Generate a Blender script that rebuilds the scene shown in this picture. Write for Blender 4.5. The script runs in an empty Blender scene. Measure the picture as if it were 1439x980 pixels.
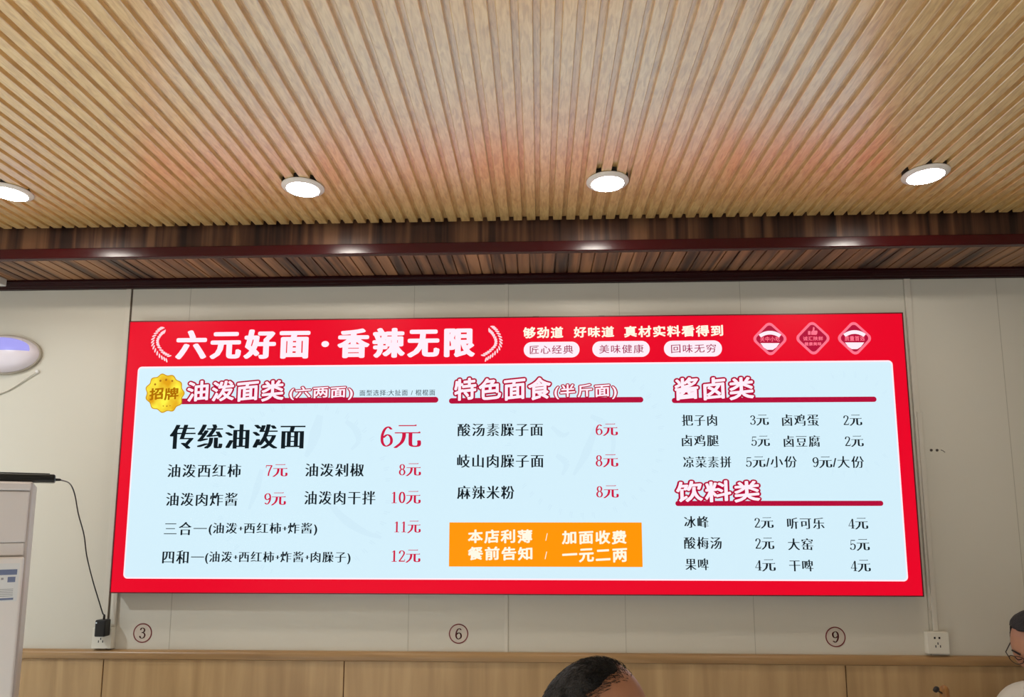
import bpy, bmesh, math, random
import numpy as np
from mathutils import Vector, Matrix, noise

random.seed(7)
SC = bpy.context.scene
COL = SC.collection
PI = math.pi

# ------------------------------------------------------------------ camera
FPX, PPY, YAW, PITCH = 969.74, 599.65, 0.03914, 0.12863
CAM = Vector((0.0, -2.92, 1.55))
cd = bpy.data.cameras.new('camera')
cam = bpy.data.objects.new('camera', cd)
COL.objects.link(cam)
cam.location = CAM
cam.rotation_euler = (PI / 2 + PITCH, 0, YAW)
cd.sensor_fit = 'HORIZONTAL'
cd.sensor_width = 36.0
cd.lens = FPX / 1439 * 36.0
cd.shift_y = (PPY - 490) / 1439
cd.clip_start = 0.05
SC.camera = cam

# ------------------------------------------------------------------ world, exposure, room light
w = bpy.data.worlds.new('world')
SC.world = w
w.use_nodes = True
w.node_tree.nodes['Background'].inputs[0].default_value = (1.0, 1.0, 1.0, 1)
w.node_tree.nodes['Background'].inputs[1].default_value = 0.05
SC.view_settings.view_transform = 'Standard'
SC.view_settings.look = 'None'
SC.view_settings.exposure = 0.0
SC.view_settings.gamma = 1.0
SC.view_settings.use_curve_mapping = False

LAMP_EMIT = 120.0
ROOM_LIGHTS = [(-2.85, -1.25, 24, 160), (-2.5, -3.2, 46, 112), (-0.9, -3.6, 9, 105), (0.9, -3.6, 10, 105), (-0.9, -5.0, 30, 120), (0.9, -5.0, 28, 120), (-2.5, -5.0, 38, 120)]
for lx, ly, lp, lsp in ROOM_LIGHTS:        # unseen area lights, added and tuned one by one to light the room
    ld = bpy.data.lights.new('added_room_light', 'AREA')
    ld.shape = 'DISK'
    ld.size = 0.13
    ld.energy = lp
    ld.color = (0.86, 0.95, 1.0)
    ld.spread = math.radians(lsp)
    lo = bpy.data.objects.new('added_room_light', ld)
    lo.location = (lx, ly, 2.685)
    COL.objects.link(lo)

# ------------------------------------------------------------------ helpers
cp, sp_, cy_, sy_ = math.cos(PITCH), math.sin(PITCH), math.cos(YAW), math.sin(YAW)
FWD = Vector((-sy_ * cp, cy_ * cp, sp_))
RGT = Vector((cy_, sy_, 0))
DWN = -RGT.cross(FWD)


def ray(px, py):
    return RGT * ((px - 719.5) / FPX) + DWN * ((py - PPY) / FPX) + FWD


def at_y(px, py, Y):
    d = ray(px, py)
    return CAM + d * ((Y - CAM.y) / d.y)


def at_z(px, py, Z):
    d = ray(px, py)
    return CAM + d * ((Z - CAM.z) / d.z)


def s2l(c):
    return tuple(((v / 255) / 12.92 if v / 255 <= 0.04045 else ((v / 255 + 0.055) / 1.055) ** 2.4) for v in c)


def mat(name, rgb, rough=0.5, spec=0.5, metal=0.0, emit=0.0, coat=0.0, sample=True, bump=None, var=0.0):
    m = bpy.data.materials.new(name)
    m.use_nodes = True
    nt = m.node_tree
    b = nt.nodes['Principled BSDF']
    c = s2l(rgb)
    b.inputs['Base Color'].default_value = (*c, 1)
    b.inputs['Roughness'].default_value = rough
    b.inputs['Specular IOR Level'].default_value = spec
    b.inputs['Metallic'].default_value = metal
    b.inputs['Coat Weight'].default_value = coat
    b.inputs['Coat Roughness'].default_value = 0.12
    if emit:
        b.inputs['Emission Color'].default_value = (*c, 1)
        b.inputs['Emission Strength'].default_value = emit
        b.inputs['Base Color'].default_value = (c[0] * .04, c[1] * .04, c[2] * .04, 1)
        b.inputs['Specular IOR Level'].default_value = .12
    if not sample:
        m.cycles.emission_sampling = 'NONE'
    if bump or var:
        tc = nt.nodes.new('ShaderNodeTexCoord')
        n = nt.nodes.new('ShaderNodeTexNoise')
        n.inputs['Scale'].default_value = bump[0] if bump else 3.0
        n.inputs['Detail'].default_value = 4
        nt.links.new(tc.outputs['Object'], n.inputs['Vector'])
        if bump:
            bp = nt.nodes.new('ShaderNodeBump')
            bp.inputs['Strength'].default_value = bump[1]
            bp.inputs['Distance'].default_value = 0.01
            nt.links.new(n.outputs['Fac'], bp.inputs['Height'])
            nt.links.new(bp.outputs['Normal'], b.inputs['Normal'])
        if var:
            mx = nt.nodes.new('ShaderNodeMix')
            mx.data_type = 'RGBA'
            mx.inputs[6].default_value = (*[v * (1 - var) for v in c], 1)
            mx.inputs[7].default_value = (*[min(1, v * (1 + var)) for v in c], 1)
            nt.links.new(n.outputs['Fac'], mx.inputs[0])
            nt.links.new(mx.outputs[2], b.inputs['Base Color'])
    return m


def wood(name, c1, c2, c3, scale, rough=0.4, coat=0.0, knots=0.0, pitch=None, spec=0.5):
    """streaky timber: scale = stretch of the grain on x, y, z"""
    m = bpy.data.materials.new(name)
    m.use_nodes = True
    nt = m.node_tree
    L = nt.links.new
    b = nt.nodes['Principled BSDF']
    b.inputs['Roughness'].default_value = rough
    b.inputs['Specular IOR Level'].default_value = spec
    b.inputs['Coat Weight'].default_value = coat
    b.inputs['Coat Roughness'].default_value = 0.15
    tc = nt.nodes.new('ShaderNodeTexCoord')
    src = tc.outputs['Object']
    if pitch:                                   # every batten cut from another board
        sx = nt.nodes.new('ShaderNodeSeparateXYZ')
        L(src, sx.inputs[0])
        dv = nt.nodes.new('ShaderNodeMath'); dv.operation = 'DIVIDE'; dv.inputs[1].default_value = pitch
        L(sx.outputs[0], dv.inputs[0])
        fl = nt.nodes.new('ShaderNodeMath'); fl.operation = 'FLOOR'
        L(dv.outputs[0], fl.inputs[0])
        wn = nt.nodes.new('ShaderNodeTexWhiteNoise'); wn.noise_dimensions = '1D'
        L(fl.outputs[0], wn.inputs['W'])
        ml = nt.nodes.new('ShaderNodeVectorMath'); ml.operation = 'SCALE'; ml.inputs['Scale'].default_value = 40.0
        L(wn.outputs['Color'], ml.inputs[0])
        ad = nt.nodes.new('ShaderNodeVectorMath'); ad.operation = 'ADD'
        L(src, ad.inputs[0]); L(ml.outputs[0], ad.inputs[1])
        src = ad.outputs[0]
    mp = nt.nodes.new('ShaderNodeMapping')
    mp.inputs['Scale'].default_value = scale
    L(src, mp.inputs['Vector'])
    n1 = nt.nodes.new('ShaderNodeTexNoise')
    n1.inputs['Scale'].default_value = 1.0
    n1.inputs['Detail'].default_value = 6
    n1.inputs['Distortion'].default_value = 0.8
    L(mp.outputs[0], n1.inputs['Vector'])
    cr = nt.nodes.new('ShaderNodeValToRGB')
    e = cr.color_ramp.elements
    e[0].position, e[0].color = 0.34, (*s2l(c1), 1)
    e[1].position, e[1].color = 0.66, (*s2l(c3), 1)
    k = e.new(0.5); k.color = (*s2l(c2), 1)
    L(n1.outputs['Fac'], cr.inputs[0])
    out = cr.outputs[0]
    if knots:
        n2 = nt.nodes.new('ShaderNodeTexNoise')
        n2.inputs['Scale'].default_value = 1.0
        n2.inputs['Detail'].default_value = 3
        n2.inputs['Distortion'].default_value = 2.5
        m2 = nt.nodes.new('ShaderNodeMapping')
        m2.inputs['Scale'].default_value = (scale[0] * .14, scale[1] * .55, scale[2] * .14)
        L(src, m2.inputs['Vector']); L(m2.outputs[0], n2.inputs['Vector'])
        r2 = nt.nodes.new('ShaderNodeValToRGB')
        r2.color_ramp.elements[0].position = 0.55
        r2.color_ramp.elements[0].color = (0, 0, 0, 1)
        r2.color_ramp.elements[1].position = 0.75
        r2.color_ramp.elements[1].color = (knots, knots, knots, 1)
        L(n2.outputs['Fac'], r2.inputs[0])
        mx = nt.nodes.new('ShaderNodeMix'); mx.data_type = 'RGBA'
        L(r2.outputs[0], mx.inputs[0]); L(out, mx.inputs[6])
        mx.inputs[7].default_value = (*s2l(c1), 1)
        out = mx.outputs[2]
    L(out, b.inputs['Base Color'])
    bp = nt.nodes.new('ShaderNodeBump')
    bp.inputs['Strength'].default_value = 0.12
    bp.inputs['Distance'].default_value = 0.003
    L(n1.outputs['Fac'], bp.inputs['Height']); L(bp.outputs[0], b.inputs['Normal'])
    return m


class MB:
    """collects shapes; build() links them as ONE mesh object"""
    def __init__(s):
        s.v, s.f = [], []

    def add(s, v, f):
        b = len(s.v)
        s.v += [tuple(p) for p in v]
        s.f += [tuple(i + b for i in q) for q in f]
        return s

    def box(s, x0, x1, y0, y1, z0, z1, c=0.0):
        if c <= 0:
            v = [(x, y, z) for z in (z0, z1) for y in (y0, y1) for x in (x0, x1)]
            return s.add(v, [(0, 2, 3, 1), (4, 5, 7, 6), (0, 1, 5, 4), (2, 6, 7, 3), (0, 4, 6, 2), (1, 3, 7, 5)])
        bm = bmesh.new()
        bmesh.ops.create_cube(bm, size=1)
        for p in bm.verts:
            p.co = Vector(((x0 + x1) / 2 + p.co.x * (x1 - x0), (y0 + y1) / 2 + p.co.y * (y1 - y0), (z0 + z1) / 2 + p.co.z * (z1 - z0)))
        bmesh.ops.bevel(bm, geom=bm.edges[:], offset=c, segments=3, affect='EDGES', profile=0.5)
        bm.verts.index_update()
        s.add([p.co for p in bm.verts], [[q.index for q in f.verts] for f in bm.faces])
        bm.free()
        return s

    def extrude_x(s, prof, x0, x1, closed=True):       # prof: list of (y, z)
        n = len(prof)
        v = [(x0, a, b) for a, b in prof] + [(x1, a, b) for a, b in prof]
        f = [(i, (i + 1) % n, n + (i + 1) % n, n + i) for i in range(n if closed else n - 1)]
        if closed:
            f += [tuple(range(n - 1, -1, -1)), tuple(range(n, 2 * n))]
        return s.add(v, f)

    def lathe(s, prof, c=(0, 0, 0), seg=48, ax='z'):   # prof: list of (radius, height)
        v, f = [], []
        for r, h in prof:
            for i in range(seg):
                a = 2 * PI * i / seg
                p = (r * math.cos(a), r * math.sin(a), h)
                if ax == 'y':
                    p = (p[0], h, p[1])
                v.append((p[0] + c[0], p[1] + c[1], p[2] + c[2]))
        for j in range(len(prof) - 1):
            for i in range(seg):
                k = (i + 1) % seg
                f.append((j * seg + i, j * seg + k, (j + 1) * seg + k, (j + 1) * seg + i))
        f.append(tuple(range(seg - 1, -1, -1)))
        f.append(tuple((len(prof) - 1) * seg + i for i in range(seg)))
        return s.add(v, f)

    def tube(s, pts, r, seg=10):
        pts = [Vector(p) for p in pts]
        v, f = [], []
        rr = r if isinstance(r, (list, tuple)) else [r] * len(pts)
        up = Vector((0.13, 0.2, 1)).normalized()
        for i, p in enumerate(pts):
            t = (pts[min(i + 1, len(pts) - 1)] - pts[max(i - 1, 0)]).normalized()
            a = t.cross(up)
            if a.length < 1e-3:
                a = t.cross(Vector((1, 0, 0)))
            a.normalize()
            b = t.cross(a)
            for k in range(seg):
                an = 2 * PI * k / seg
                v.append(p + (a * math.cos(an) + b * math.sin(an)) * rr[i])
        for j in range(len(pts) - 1):
            for i in range(seg):
                k = (i + 1) % seg
                f.append((j * seg + i, j * seg + k, (j + 1) * seg + k, (j + 1) * seg + i))
        f.append(tuple(range(seg - 1, -1, -1)))
        f.append(tuple((len(pts) - 1) * seg + i for i in range(seg)))
        return s.add(v, f)

    def build(s, name, m, parent=None, smooth=False, loc=None):
        me = bpy.data.meshes.new(name)
        me.from_pydata(s.v, [], s.f)
        me.materials.append(m)
        o = bpy.data.objects.new(name, me)
        COL.objects.link(o)
        bm = bmesh.new(); bm.from_mesh(me)
        bmesh.ops.recalc_face_normals(bm, faces=bm.faces[:])
        bm.to_mesh(me); bm.free()
        if smooth:
            for p in me.polygons:
                p.use_smooth = True
            try:
                me.set_sharp_from_angle(angle=math.radians(40))
            except Exception:
                pass
        if parent:
            o.parent = parent
        if loc:
            o.location = loc
        return o


def tag(o, label=None, cat=None, group=None, kind=None):
    if label: o['label'] = label
    if cat: o['category'] = cat
    if group: o['group'] = group
    if kind: o['kind'] = kind
    return o


def empty(name, loc, label, cat, group=None, rz=0.0):
    o = bpy.data.objects.new(name, None)
    o.empty_display_size = 0.05
    COL.objects.link(o)
    o.location = loc
    o.rotation_euler = (0, 0, rz)
    return tag(o, label, cat, group)


def children(o):
    return [c for c in bpy.data.objects if c.parent == o]


def copy_tree(o, parent=None):
    c = o.copy()
    COL.objects.link(c)
    if parent:
        c.parent = parent
    for ch in children(o):
        copy_tree(ch, c)
    return c


def spline(pts, n=8):
    """Catmull-Rom through the points"""
    P = [Vector(p) for p in pts]
    P = [P[0] * 2 - P[1]] + P + [P[-1] * 2 - P[-2]]
    out = []
    for i in range(1, len(P) - 2):
        for k in range(n):
            t = k / n
            a, b, c, d = P[i - 1], P[i], P[i + 1], P[i + 2]
            out.append(0.5 * ((2 * b) + (c - a) * t + (2 * a - 5 * b + 4 * c - d) * t * t + (3 * b - a - 3 * c + d) * t ** 3))
    out.append(P[-2])
    return out


# ------------------------------------------------------------------ materials
PITCHX = 0.0518
M_ceil = wood('pale_oak_battens', (206, 162, 94), (228, 184, 113), (240, 200, 130), (110, 16, 110), rough=0.34, coat=1.0, knots=0.5, pitch=PITCHX, spec=0.6)
M_ceil.node_tree.nodes['Principled BSDF'].inputs['Coat IOR'].default_value = 2.9
M_ceil.node_tree.nodes['Principled BSDF'].inputs['Coat Roughness'].default_value = 0.25
M_walnut = wood('streaky_walnut', (52, 26, 18), (124, 84, 54), (166, 120, 80), (22, 1.2, 0.6), rough=0.38)
M_walnut_shade = wood('shaded_walnut', (28, 11, 8), (70, 42, 28), (108, 74, 50), (20, 1.2, 0.6), rough=0.4, spec=.3)  # darker copy of the walnut, with the fascia's shade put into its colour
M_maroon = mat('maroon_lacquer', (58, 6, 10), rough=0.24, spec=0.28)
M_crown = mat('dark_maroon_lacquer', (40, 8, 10), rough=0.35, spec=0.12)
M_wall = mat('cream_wall_panel', (212, 207, 193), rough=0.42, spec=0.35, var=0.02)
M_wall_side = mat('cream_side_wall', (216, 214, 210), rough=0.6)
M_joint = mat('grey_joint', (120, 112, 98), rough=0.6)
M_strip = mat('cream_joint_strip', (214, 208, 194), rough=0.4)
M_wains = wood('tan_wainscot', (174, 142, 98), (186, 153, 108), (197, 164, 118), (14, 8, 1.1), rough=0.42)
M_cap = wood('tan_cap_rail', (150, 116, 74), (166, 131, 88), (180, 146, 102), (1.0, 8, 14), rough=0.35)
M_gap = mat('dark_brown_gap', (92, 62, 34), rough=0.7)
M_floor = mat('beige_floor_tile', (208, 207, 206), rough=0.3)
M_white = mat('white_plastic', (232, 230, 226), rough=0.35)
M_rim = mat('white_lamp_rim', (236, 226, 214), rough=0.35)
M_black = mat('black_plastic', (14, 13, 13), rough=0.35)
M_dark = mat('dark_metal', (24, 18, 14), rough=0.5)
M_lamp = mat('lit_diffuser', (255, 247, 236), emit=LAMP_EMIT)

# ------------------------------------------------------------------ room shell
X0, X1, Y0, ZC = -3.4, 3.4, -6.6, 2.7056
ZS, YF = 2.585, -0.31          # underside and front of the box beam over the menu wall
st = lambda o: tag(o, kind='structure')
st(MB().box(X0, X1, Y0, 0.0, -0.1, 0.0).build('floor', M_floor))
wb = st(MB().box(X0, X1, 0.0, 0.12, 0.0, ZC + 0.1).build('wall_back', M_wall))
st(MB().box(X0 - 0.12, X0, Y0, 0.12, 0.0, ZC + 0.1).build('wall_left', M_wall_side))
st(MB().box(X1, X1 + 0.12, Y0, 0.12, 0.0, ZC + 0.1).build('wall_right', M_wall_side))
st(MB().box(X0 - .12, X1 + .12, Y0 - 0.12, Y0, 0.0, ZC + 0.1).build('wall_front', M_wall_side))

# ceiling of raised battens with recesses between, running towards the menu wall
XR = at_z(754, 8, ZC).x          # middle of one recess
rec, dep = 0.0175, 0.0155
prof = []
k0 = int((X0 - XR) / PITCHX)
k1 = int((X1 - XR) / PITCHX)
for k in range(k0, k1 + 1):
    xc = XR + k * PITCHX
    a, b = xc - rec / 2, xc + rec / 2
    prof += [(a - 0.0016, ZC), (a, ZC + 0.0016), (a + 0.001, ZC + dep), (b - 0.001, ZC + dep), (b, ZC + 0.0016), (b + 0.0016, ZC)]
prof = [(X0, ZC)] + prof + [(X1, ZC)]
mb = MB()
n = len(prof)
mb.add([(x, YF - 0.016, z) for x, z in prof] + [(x, Y0, z) for x, z in prof], [(i, i + 1, n + i + 1, n + i) for i in range(n - 1)])
mb.box(X0, X1, Y0, 0.0, ZC + 0.03, ZC + 0.06)
ceil = st(mb.build('ceiling', M_ceil))
# object texture coordinates of the ceiling start at the middle of a recess
ceil.location.x = XR
ceil.data.transform(Matrix.Translation((-XR, 0, 0)))

# box beam: walnut fascia, glossy maroon rail, walnut underside, maroon crown on the wall
zr = 2.6245
mb = MB().box(X0, X1, YF, YF + 0.02, zr, ZC + 0.032)
tr = st(mb.build('trim_1', M_walnut_shade))
mb = MB().extrude_x([(YF + .02, ZS - .003), (YF - .003, ZS - .003), (YF - .006, ZS), (YF - .0065, ZS + .018), (YF - .006, zr - .003), (YF - .003, zr), (YF + .02, zr)], X0, X1)
st(mb.build('trim_2', M_maroon, smooth=True))
mb = MB()
x = X0
random.seed(3)
while x < X1:                     # boards of the underside, laid towards the wall
    wd = 0.0518
    mb.box(x + 0.003, min(x + wd, X1) - 0.003, YF + 0.02, -0.058, ZS, ZS + 0.014, )
    x += wd
mb.box(X0, X1, YF + 0.02, 0, ZS + 0.010, ZS + 0.02)
st(mb.build('trim_3', M_walnut))
mb = MB().extrude_x([(0, 2.5565), (-.018, 2.5565), (-.022, 2.561), (-.036, 2.5625), (-.048, 2.569), (-.052, 2.5745), (-.060, 2.576), (-.060, ZS + .002), (0, ZS + .002)], X0, X1)
st(mb.build('trim_4', M_crown))

# wainscot and its cap rail
mb = MB()
xs = [-2.826, -1.8145, -0.803, 0.2075, 1.2184, 2.229]
xe = [X0] + xs + [X1]
for a, b in zip(xe[:-1], xe[1:]):
    mb.box(a + 0.0022, b - 0.0022, -0.016, 0.0, 0.0, 0.962, 0.0015)
st(mb.build('trim_5', M_wains))
st(MB().box(X0, X1, -0.012, 0.0, 0.0, 0.962).build('trim_6', M_gap))
mb = MB().extrude_x([(0, .958), (-.020, .958), (-.026, .962), (-.028, .972), (-.028, .984), (-.022, .992), (-.010, .9955), (0, .9955)], X0, X1)
st(mb.build('trim_7', M_cap, smooth=True))

# joint lines of the wall panels
mb = MB()
mb.box(-1.8195, -1.8125, -0.0012, 0.001, 0.99, 2.56)
st(mb.build('trim_8', mat('dark_joint', (84, 72, 56), rough=.7)))
mb = MB()
mb.box(-1.842, -1.8195, -0.004, 0.0, 0.995, 2.56, .0015)
mb.box(-0.146, -0.131, -0.003, 0.0, 0.995, 2.56, .001)
mb.box(1.566, 1.592, -0.007, 0.0, 1.17, 2.56, .0025)
st(mb.build('trim_9', M_strip))
mb = MB()
for xx in (-1.55, -0.545, 0.35, 0.87, 1.95):
    mb.box(xx, xx + 0.002, -0.0006, 0.001, 0.995, 2.56)
mb.box(-0.1312, -0.129, -0.001, 0.001, 0.995, 2.56)
mb.box(1.563, 1.566, -0.001, 0.001, 0.995, 2.56)
st(mb.build('trim_10', mat('faint_joint', (176, 170, 154), rough=.6)))

# ------------------------------------------------------------------ glowing menu board
YS = -0.060                                                     # plane of the printed face
SX0, SX1, SZ0, SZ1 = -1.778, 1.5172, 1.2357, 2.3878
board = empty('menu_board', (-0.13, 0, SZ0), 'large glowing red and white noodle menu board mounted on the cream wall', 'menu board')
BI = Matrix.Translation(-board.location)


def sgn(px, py):
    p = at_y(px, py, YS)
    return p.x, p.z


def on_board(o, parent=None):
    """meshes are written in room coordinates; move them under the board's origin"""
    o.data.transform(BI)
    o.parent = parent or board
    return o


RED = mat('lit_red_film', (232, 2, 38), emit=1.0, rough=.4)
PALE = mat('lit_pale_film', (211, 238, 250), emit=1.0, rough=.4)
WHT = mat('lit_white_film', (255, 236, 246), emit=1.0, rough=.4, sample=False)
CRIM = mat('crimson_print', (178, 10, 56), emit=1.0, rough=.4, sample=False)
PRICE = mat('crimson_lettering', (204, 24, 66), emit=1.0, rough=.4, sample=False)
INK = mat('black_lettering', (24, 34, 40), emit=0.8, rough=.4, sample=False)
INK2 = mat('slate_lettering', (58, 72, 82), emit=1.0, rough=.4, sample=False)
ORNG = mat('lit_orange_film', (255, 150, 0), emit=1.0, rough=.4)
CREAM = mat('lit_cream_film', (255, 246, 226), emit=1.0, rough=.4, sample=False)
PINK = mat('lit_pink_film', (255, 118, 142), emit=1.0, rough=.4, sample=False)
PILLTX = mat('plum_lettering', (160, 44, 84), emit=1.0, rough=.4, sample=False)
GHOST = mat('ghost_print', (207, 234, 247), emit=1.0, rough=.4, sample=False)
GOLDTX = mat('bronze_lettering', (176, 112, 8), emit=1.0, rough=.4, sample=False)

# frame and back box
fr = MB()
T = 0.0045
fr.box(SX0, SX1, YS + 0.004, -0.0005, SZ0, SZ1)
for a in ((SX0 - T, SX0, SZ0 - T, SZ1 + T), (SX1, SX1 + T, SZ0 - T, SZ1 + T), (SX0 - T, SX1 + T, SZ1, SZ1 + T), (SX0 - T, SX1 + T, SZ0 - T, SZ0)):
    fr.box(a[0], a[1], YS - 0.002, -0.0005, a[2], a[3])
on_board(fr.build('frame', mat('dark_red_frame', (96, 10, 24), rough=.35)))
for px in (753, 845):                    # little hanging brackets on the top edge
    q = at_y(px, 447, -0.03)
    on_board(MB().box(q.x - .014, q.x + .014, -0.045, 0.0, SZ1 + .003, SZ1 + .011, .002).build('bracket', M_dark))


def rrect(x0, x1, z0, z1, r, n=8):
    pts = []
    for cx, cz, a0 in ((x1 - r, z1 - r, 0), (x0 + r, z1 - r, 90), (x0 + r, z0 + r, 180), (x1 - r, z0 + r, 270)):
        for i in range(n + 1):
            a = math.radians(a0 + 90 * i / n)
            pts.append((cx + r * math.cos(a), cz + r * math.sin(a)))
    return pts


def slab(pts, lift, th=0.0006):
    """a thin print film: outline pts (x, z), its face `lift` in front of the board's face"""
    n = len(pts)
    y = YS - lift
    v = [(x, y, z) for x, z in pts] + [(x, y + th, z) for x, z in pts]
    f = [tuple(range(n)), tuple(range(2 * n - 1, n - 1, -1))] + [(i, (i + 1) % n, n + (i + 1) % n, n + i) for i in range(n)]
    return MB().add(v, f)


face = on_board(slab([(SX0, SZ0), (SX1, SZ0), (SX1, SZ1), (SX0, SZ1)], 0.0, 0.004).build('red_face', RED))
pa, pb, pc, pd = sgn(192.6, 513.6), sgn(1254, 508.8), sgn(1276.5, 819.4), sgn(175, 811.6)
QX0, QX1, QZ0, QZ1 = (pa[0] + pd[0]) / 2, (pb[0] + pc[0]) / 2, (pc[1] + pd[1]) / 2, (pa[1] + pb[1]) / 2
on_board(slab(rrect(QX0, QX1, QZ0, QZ1, .018), 0.0007).build('white_border', WHT))
panel_mb = slab(rrect(QX0 + .006, QX1 - .006, QZ0 + .006, QZ1 - .007, .013), 0.0012, .0004)
panel_nf = len(panel_mb.f)
panel = None

# faint seals ghosted behind the menu
for cx, cy, r, a0, a1 in ((822, 617, 104, 0, 360), (425, 690, 118, 0, 360), (1190, 596, 66, 0, 360)):
    mb = panel_mb
    nn = int(r * .42)
    for k in range(nn):
        a = 2 * PI * k / nn
        if k % 9 == 0:
            continue
        for off, l in ((-.011, .8), (.013, .55)):
            aa = a + off
            q = []
            for ra, da in ((r, -.007), (r, .007), (r + 11 * l, .006), (r + 11 * l, -.006)):
                px, py = cx + ra * math.cos(aa + da), cy + ra * math.sin(aa + da)
                q.append((px, py))
            if all(195 < p[0] < 1255 and 518 < p[1] < 808 for p in q):
                mb.add([(sgn(*p)[0], YS - .0013, sgn(*p)[1]) for p in q], [(0, 1, 2, 3)])
mb = panel_mb
for pts, wd in (([(775, 600), (790, 612), (800, 608)], 4), ([(782, 640), (796, 652), (790, 668)], 5), ([(838, 600), (822, 640), (806, 668)], 6), ([(830, 585), (850, 596), (862, 618), (858, 650)], 5),
                ([(450, 584), (444, 606), (438, 626), (430, 642)], 8), ([(486, 592), (500, 604), (504, 620), (494, 632)], 5), ([(462, 706), (484, 730), (512, 748), (536, 756)], 6), ([(368, 660), (360, 690), (350, 716)], 5)):
    P = spline([(a, b, 0) for a, b in pts], 5)
    n = len(P)
    for i in range(n - 1):
        d = (P[i + 1] - P[i]).normalized()
        e = Vector((-d.y, d.x, 0))
        w0, w1 = [wd * (1 - .55 * abs(2 * j / (n - 1) - .8)) for j in (i, i + 1)]
        q = [P[i] - e * w0, P[i] + e * w0, P[i + 1] + e * w1, P[i + 1] - e * w1]
        mb.add([(sgn(p.x, p.y)[0], YS - .0013, sgn(p.x, p.y)[1]) for p in q], [(0, 1, 2, 3)])
panel = on_board(panel_mb.build('pale_panel', PALE))
panel.data.materials.append(GHOST)
for q in panel.data.polygons[panel_nf:]:
    q.material_index = 1


# ---- lettering
cv = bpy.data.curves.new('glyph_source', 'FONT')
gob = bpy.data.objects.new('glyph_source', cv)
COL.objects.link(gob)
GC = {}


def glyph(ch, off):
    k = (ch, off)
    if k not in GC:
        cv.body = ch
        cv.offset = off
        cv.resolution_u = 3
        dg = bpy.context.evaluated_depsgraph_get()
        dg.update()
        ev = gob.evaluated_get(dg)
        me = ev.to_mesh()
        GC[k] = ([tuple(v.co) for v in me.vertices], [tuple(p.vertices) for p in me.polygons])
        ev.to_mesh_clear()
    return GC[k]


def hull(P):
    P = sorted(set((round(a, 6), round(b, 6)) for a, b in P))
    def half(Q):
        h = []
        for q in Q:
            while len(h) > 1 and (h[-1][0] - h[-2][0]) * (q[1] - h[-2][1]) - (h[-1][1] - h[-2][1]) * (q[0] - h[-2][0]) <= 0:
                h.pop()
            h.append(q)
        return h[:-1]
    return half(P) + half(P[::-1])


# numerals and the yuan sign in a thick-and-thin book face, drawn with a broad nib: strokes of (points, nib width, nib height, curved)
T_, N_ = .038, .096
el = lambda cx, cy, rx, ry: [(cx + rx * math.sin(a), cy + ry * math.cos(a)) for a in [2 * PI * k / 20 for k in range(21)]]
SIX = [(.41, .64), (.31, .72), (.18, .64), (.09, .42), (.09, .18), (.17, .04), (.28, .02), (.41, .11), (.43, .26), (.37, .39), (.26, .43), (.13, .33)]
NIB = {
    '0': [(el(.26, .37, .165, .355), N_, T_, 0)],
    '1': [([(.26, .02), (.26, .72)], N_, T_, 0), ([(.12, .63), (.25, .72)], T_, T_, 0), ([(.10, .015), (.42, .015)], T_, T_, 0)],
    '2': [([(.09, .55), (.13, .68), (.25, .725), (.38, .66), (.40, .52), (.29, .33), (.08, .04)], N_ * .85, T_, 1), ([(.07, .035), (.43, .035)], T_, .07, 0), ([(.44, .03), (.46, .16)], T_, T_, 0)],
    '3': [([(.09, .60), (.15, .70), (.27, .725), (.38, .62), (.35, .47), (.21, .395)], N_ * .85, T_, 1), ([(.21, .395), (.37, .35), (.42, .20), (.34, .05), (.21, .015), (.10, .06), (.075, .15)], N_ * .85, T_, 1)],
    '4': [([(.33, .72), (.04, .21)], T_, T_, 0), ([(.03, .20), (.48, .20)], T_, T_, 0), ([(.34, .70), (.34, .02)], N_, T_, 0), ([(.22, .015), (.46, .015)], T_, T_, 0)],
    '5': [([(.12, .70), (.42, .70)], T_, .06, 0), ([(.12, .70), (.10, .38)], T_, T_, 0), ([(.10, .37), (.23, .45), (.38, .38), (.41, .23), (.34, .06), (.20, .015), (.09, .06), (.07, .15)], N_ * .85, T_, 1)],
    '6': [(SIX, N_ * .9, T_, 1)],
    '7': [([(.06, .70), (.45, .70)], T_, .06, 0), ([(.06, .70), (.06, .56)], T_, T_, 0), ([(.44, .69), (.33, .45), (.25, .2), (.235, .02)], N_ * .8, T_, 1)],
    '8': [(el(.26, .555, .135, .165), N_ * .8, T_, 0), (el(.26, .20, .165, .19), N_ * .9, T_, 0)],
    '9': [([(.52 - a, .74 - b) for a, b in SIX], N_ * .9, T_, 1)],
    '元': [([(.17, .765), (.80, .765)], T_, T_, 0), ([(.74, .765), (.80, .785)], T_, .04, 0), ([(.03, .50), (.95, .50)], T_, T_, 0), ([(.88, .50), (.94, .525)], T_, .045, 0),
          ([(.36, .49), (.355, .34), (.27, .14), (.05, -.04)], .115, .035, 1), ([(.60, .49), (.60, .14), (.63, .035), (.75, .005), (.89, .02), (.925, .10), (.915, .20)], .115, .05, 1)],
}


def nib_glyph(ch, bold=1.0):
    k = ('nib', ch, bold)
    if k not in GC:
        V, F = [], []
        for pts, wx, wy, curved in NIB[ch]:
            wx = wx * bold if wx > .05 else wx
            Q = [(q[0], q[1]) for q in spline([(a, b, 0) for a, b in pts], 4)] if curved else pts
            E = [(wx / 2 * math.cos(2 * PI * i / 12), wy / 2 * math.sin(2 * PI * i / 12)) for i in range(12)]
            for a, b in zip(Q[:-1], Q[1:]):
                h = hull([(a[0] + u, a[1] + v) for u, v in E] + [(b[0] + u, b[1] + v) for u, v in E])
                n0 = len(V)
                V += [(u, v, 0) for u, v in h]
                F.append(tuple(range(n0, n0 + len(h))))
        GC[k] = (V, F)
    return GC[k]


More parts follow.
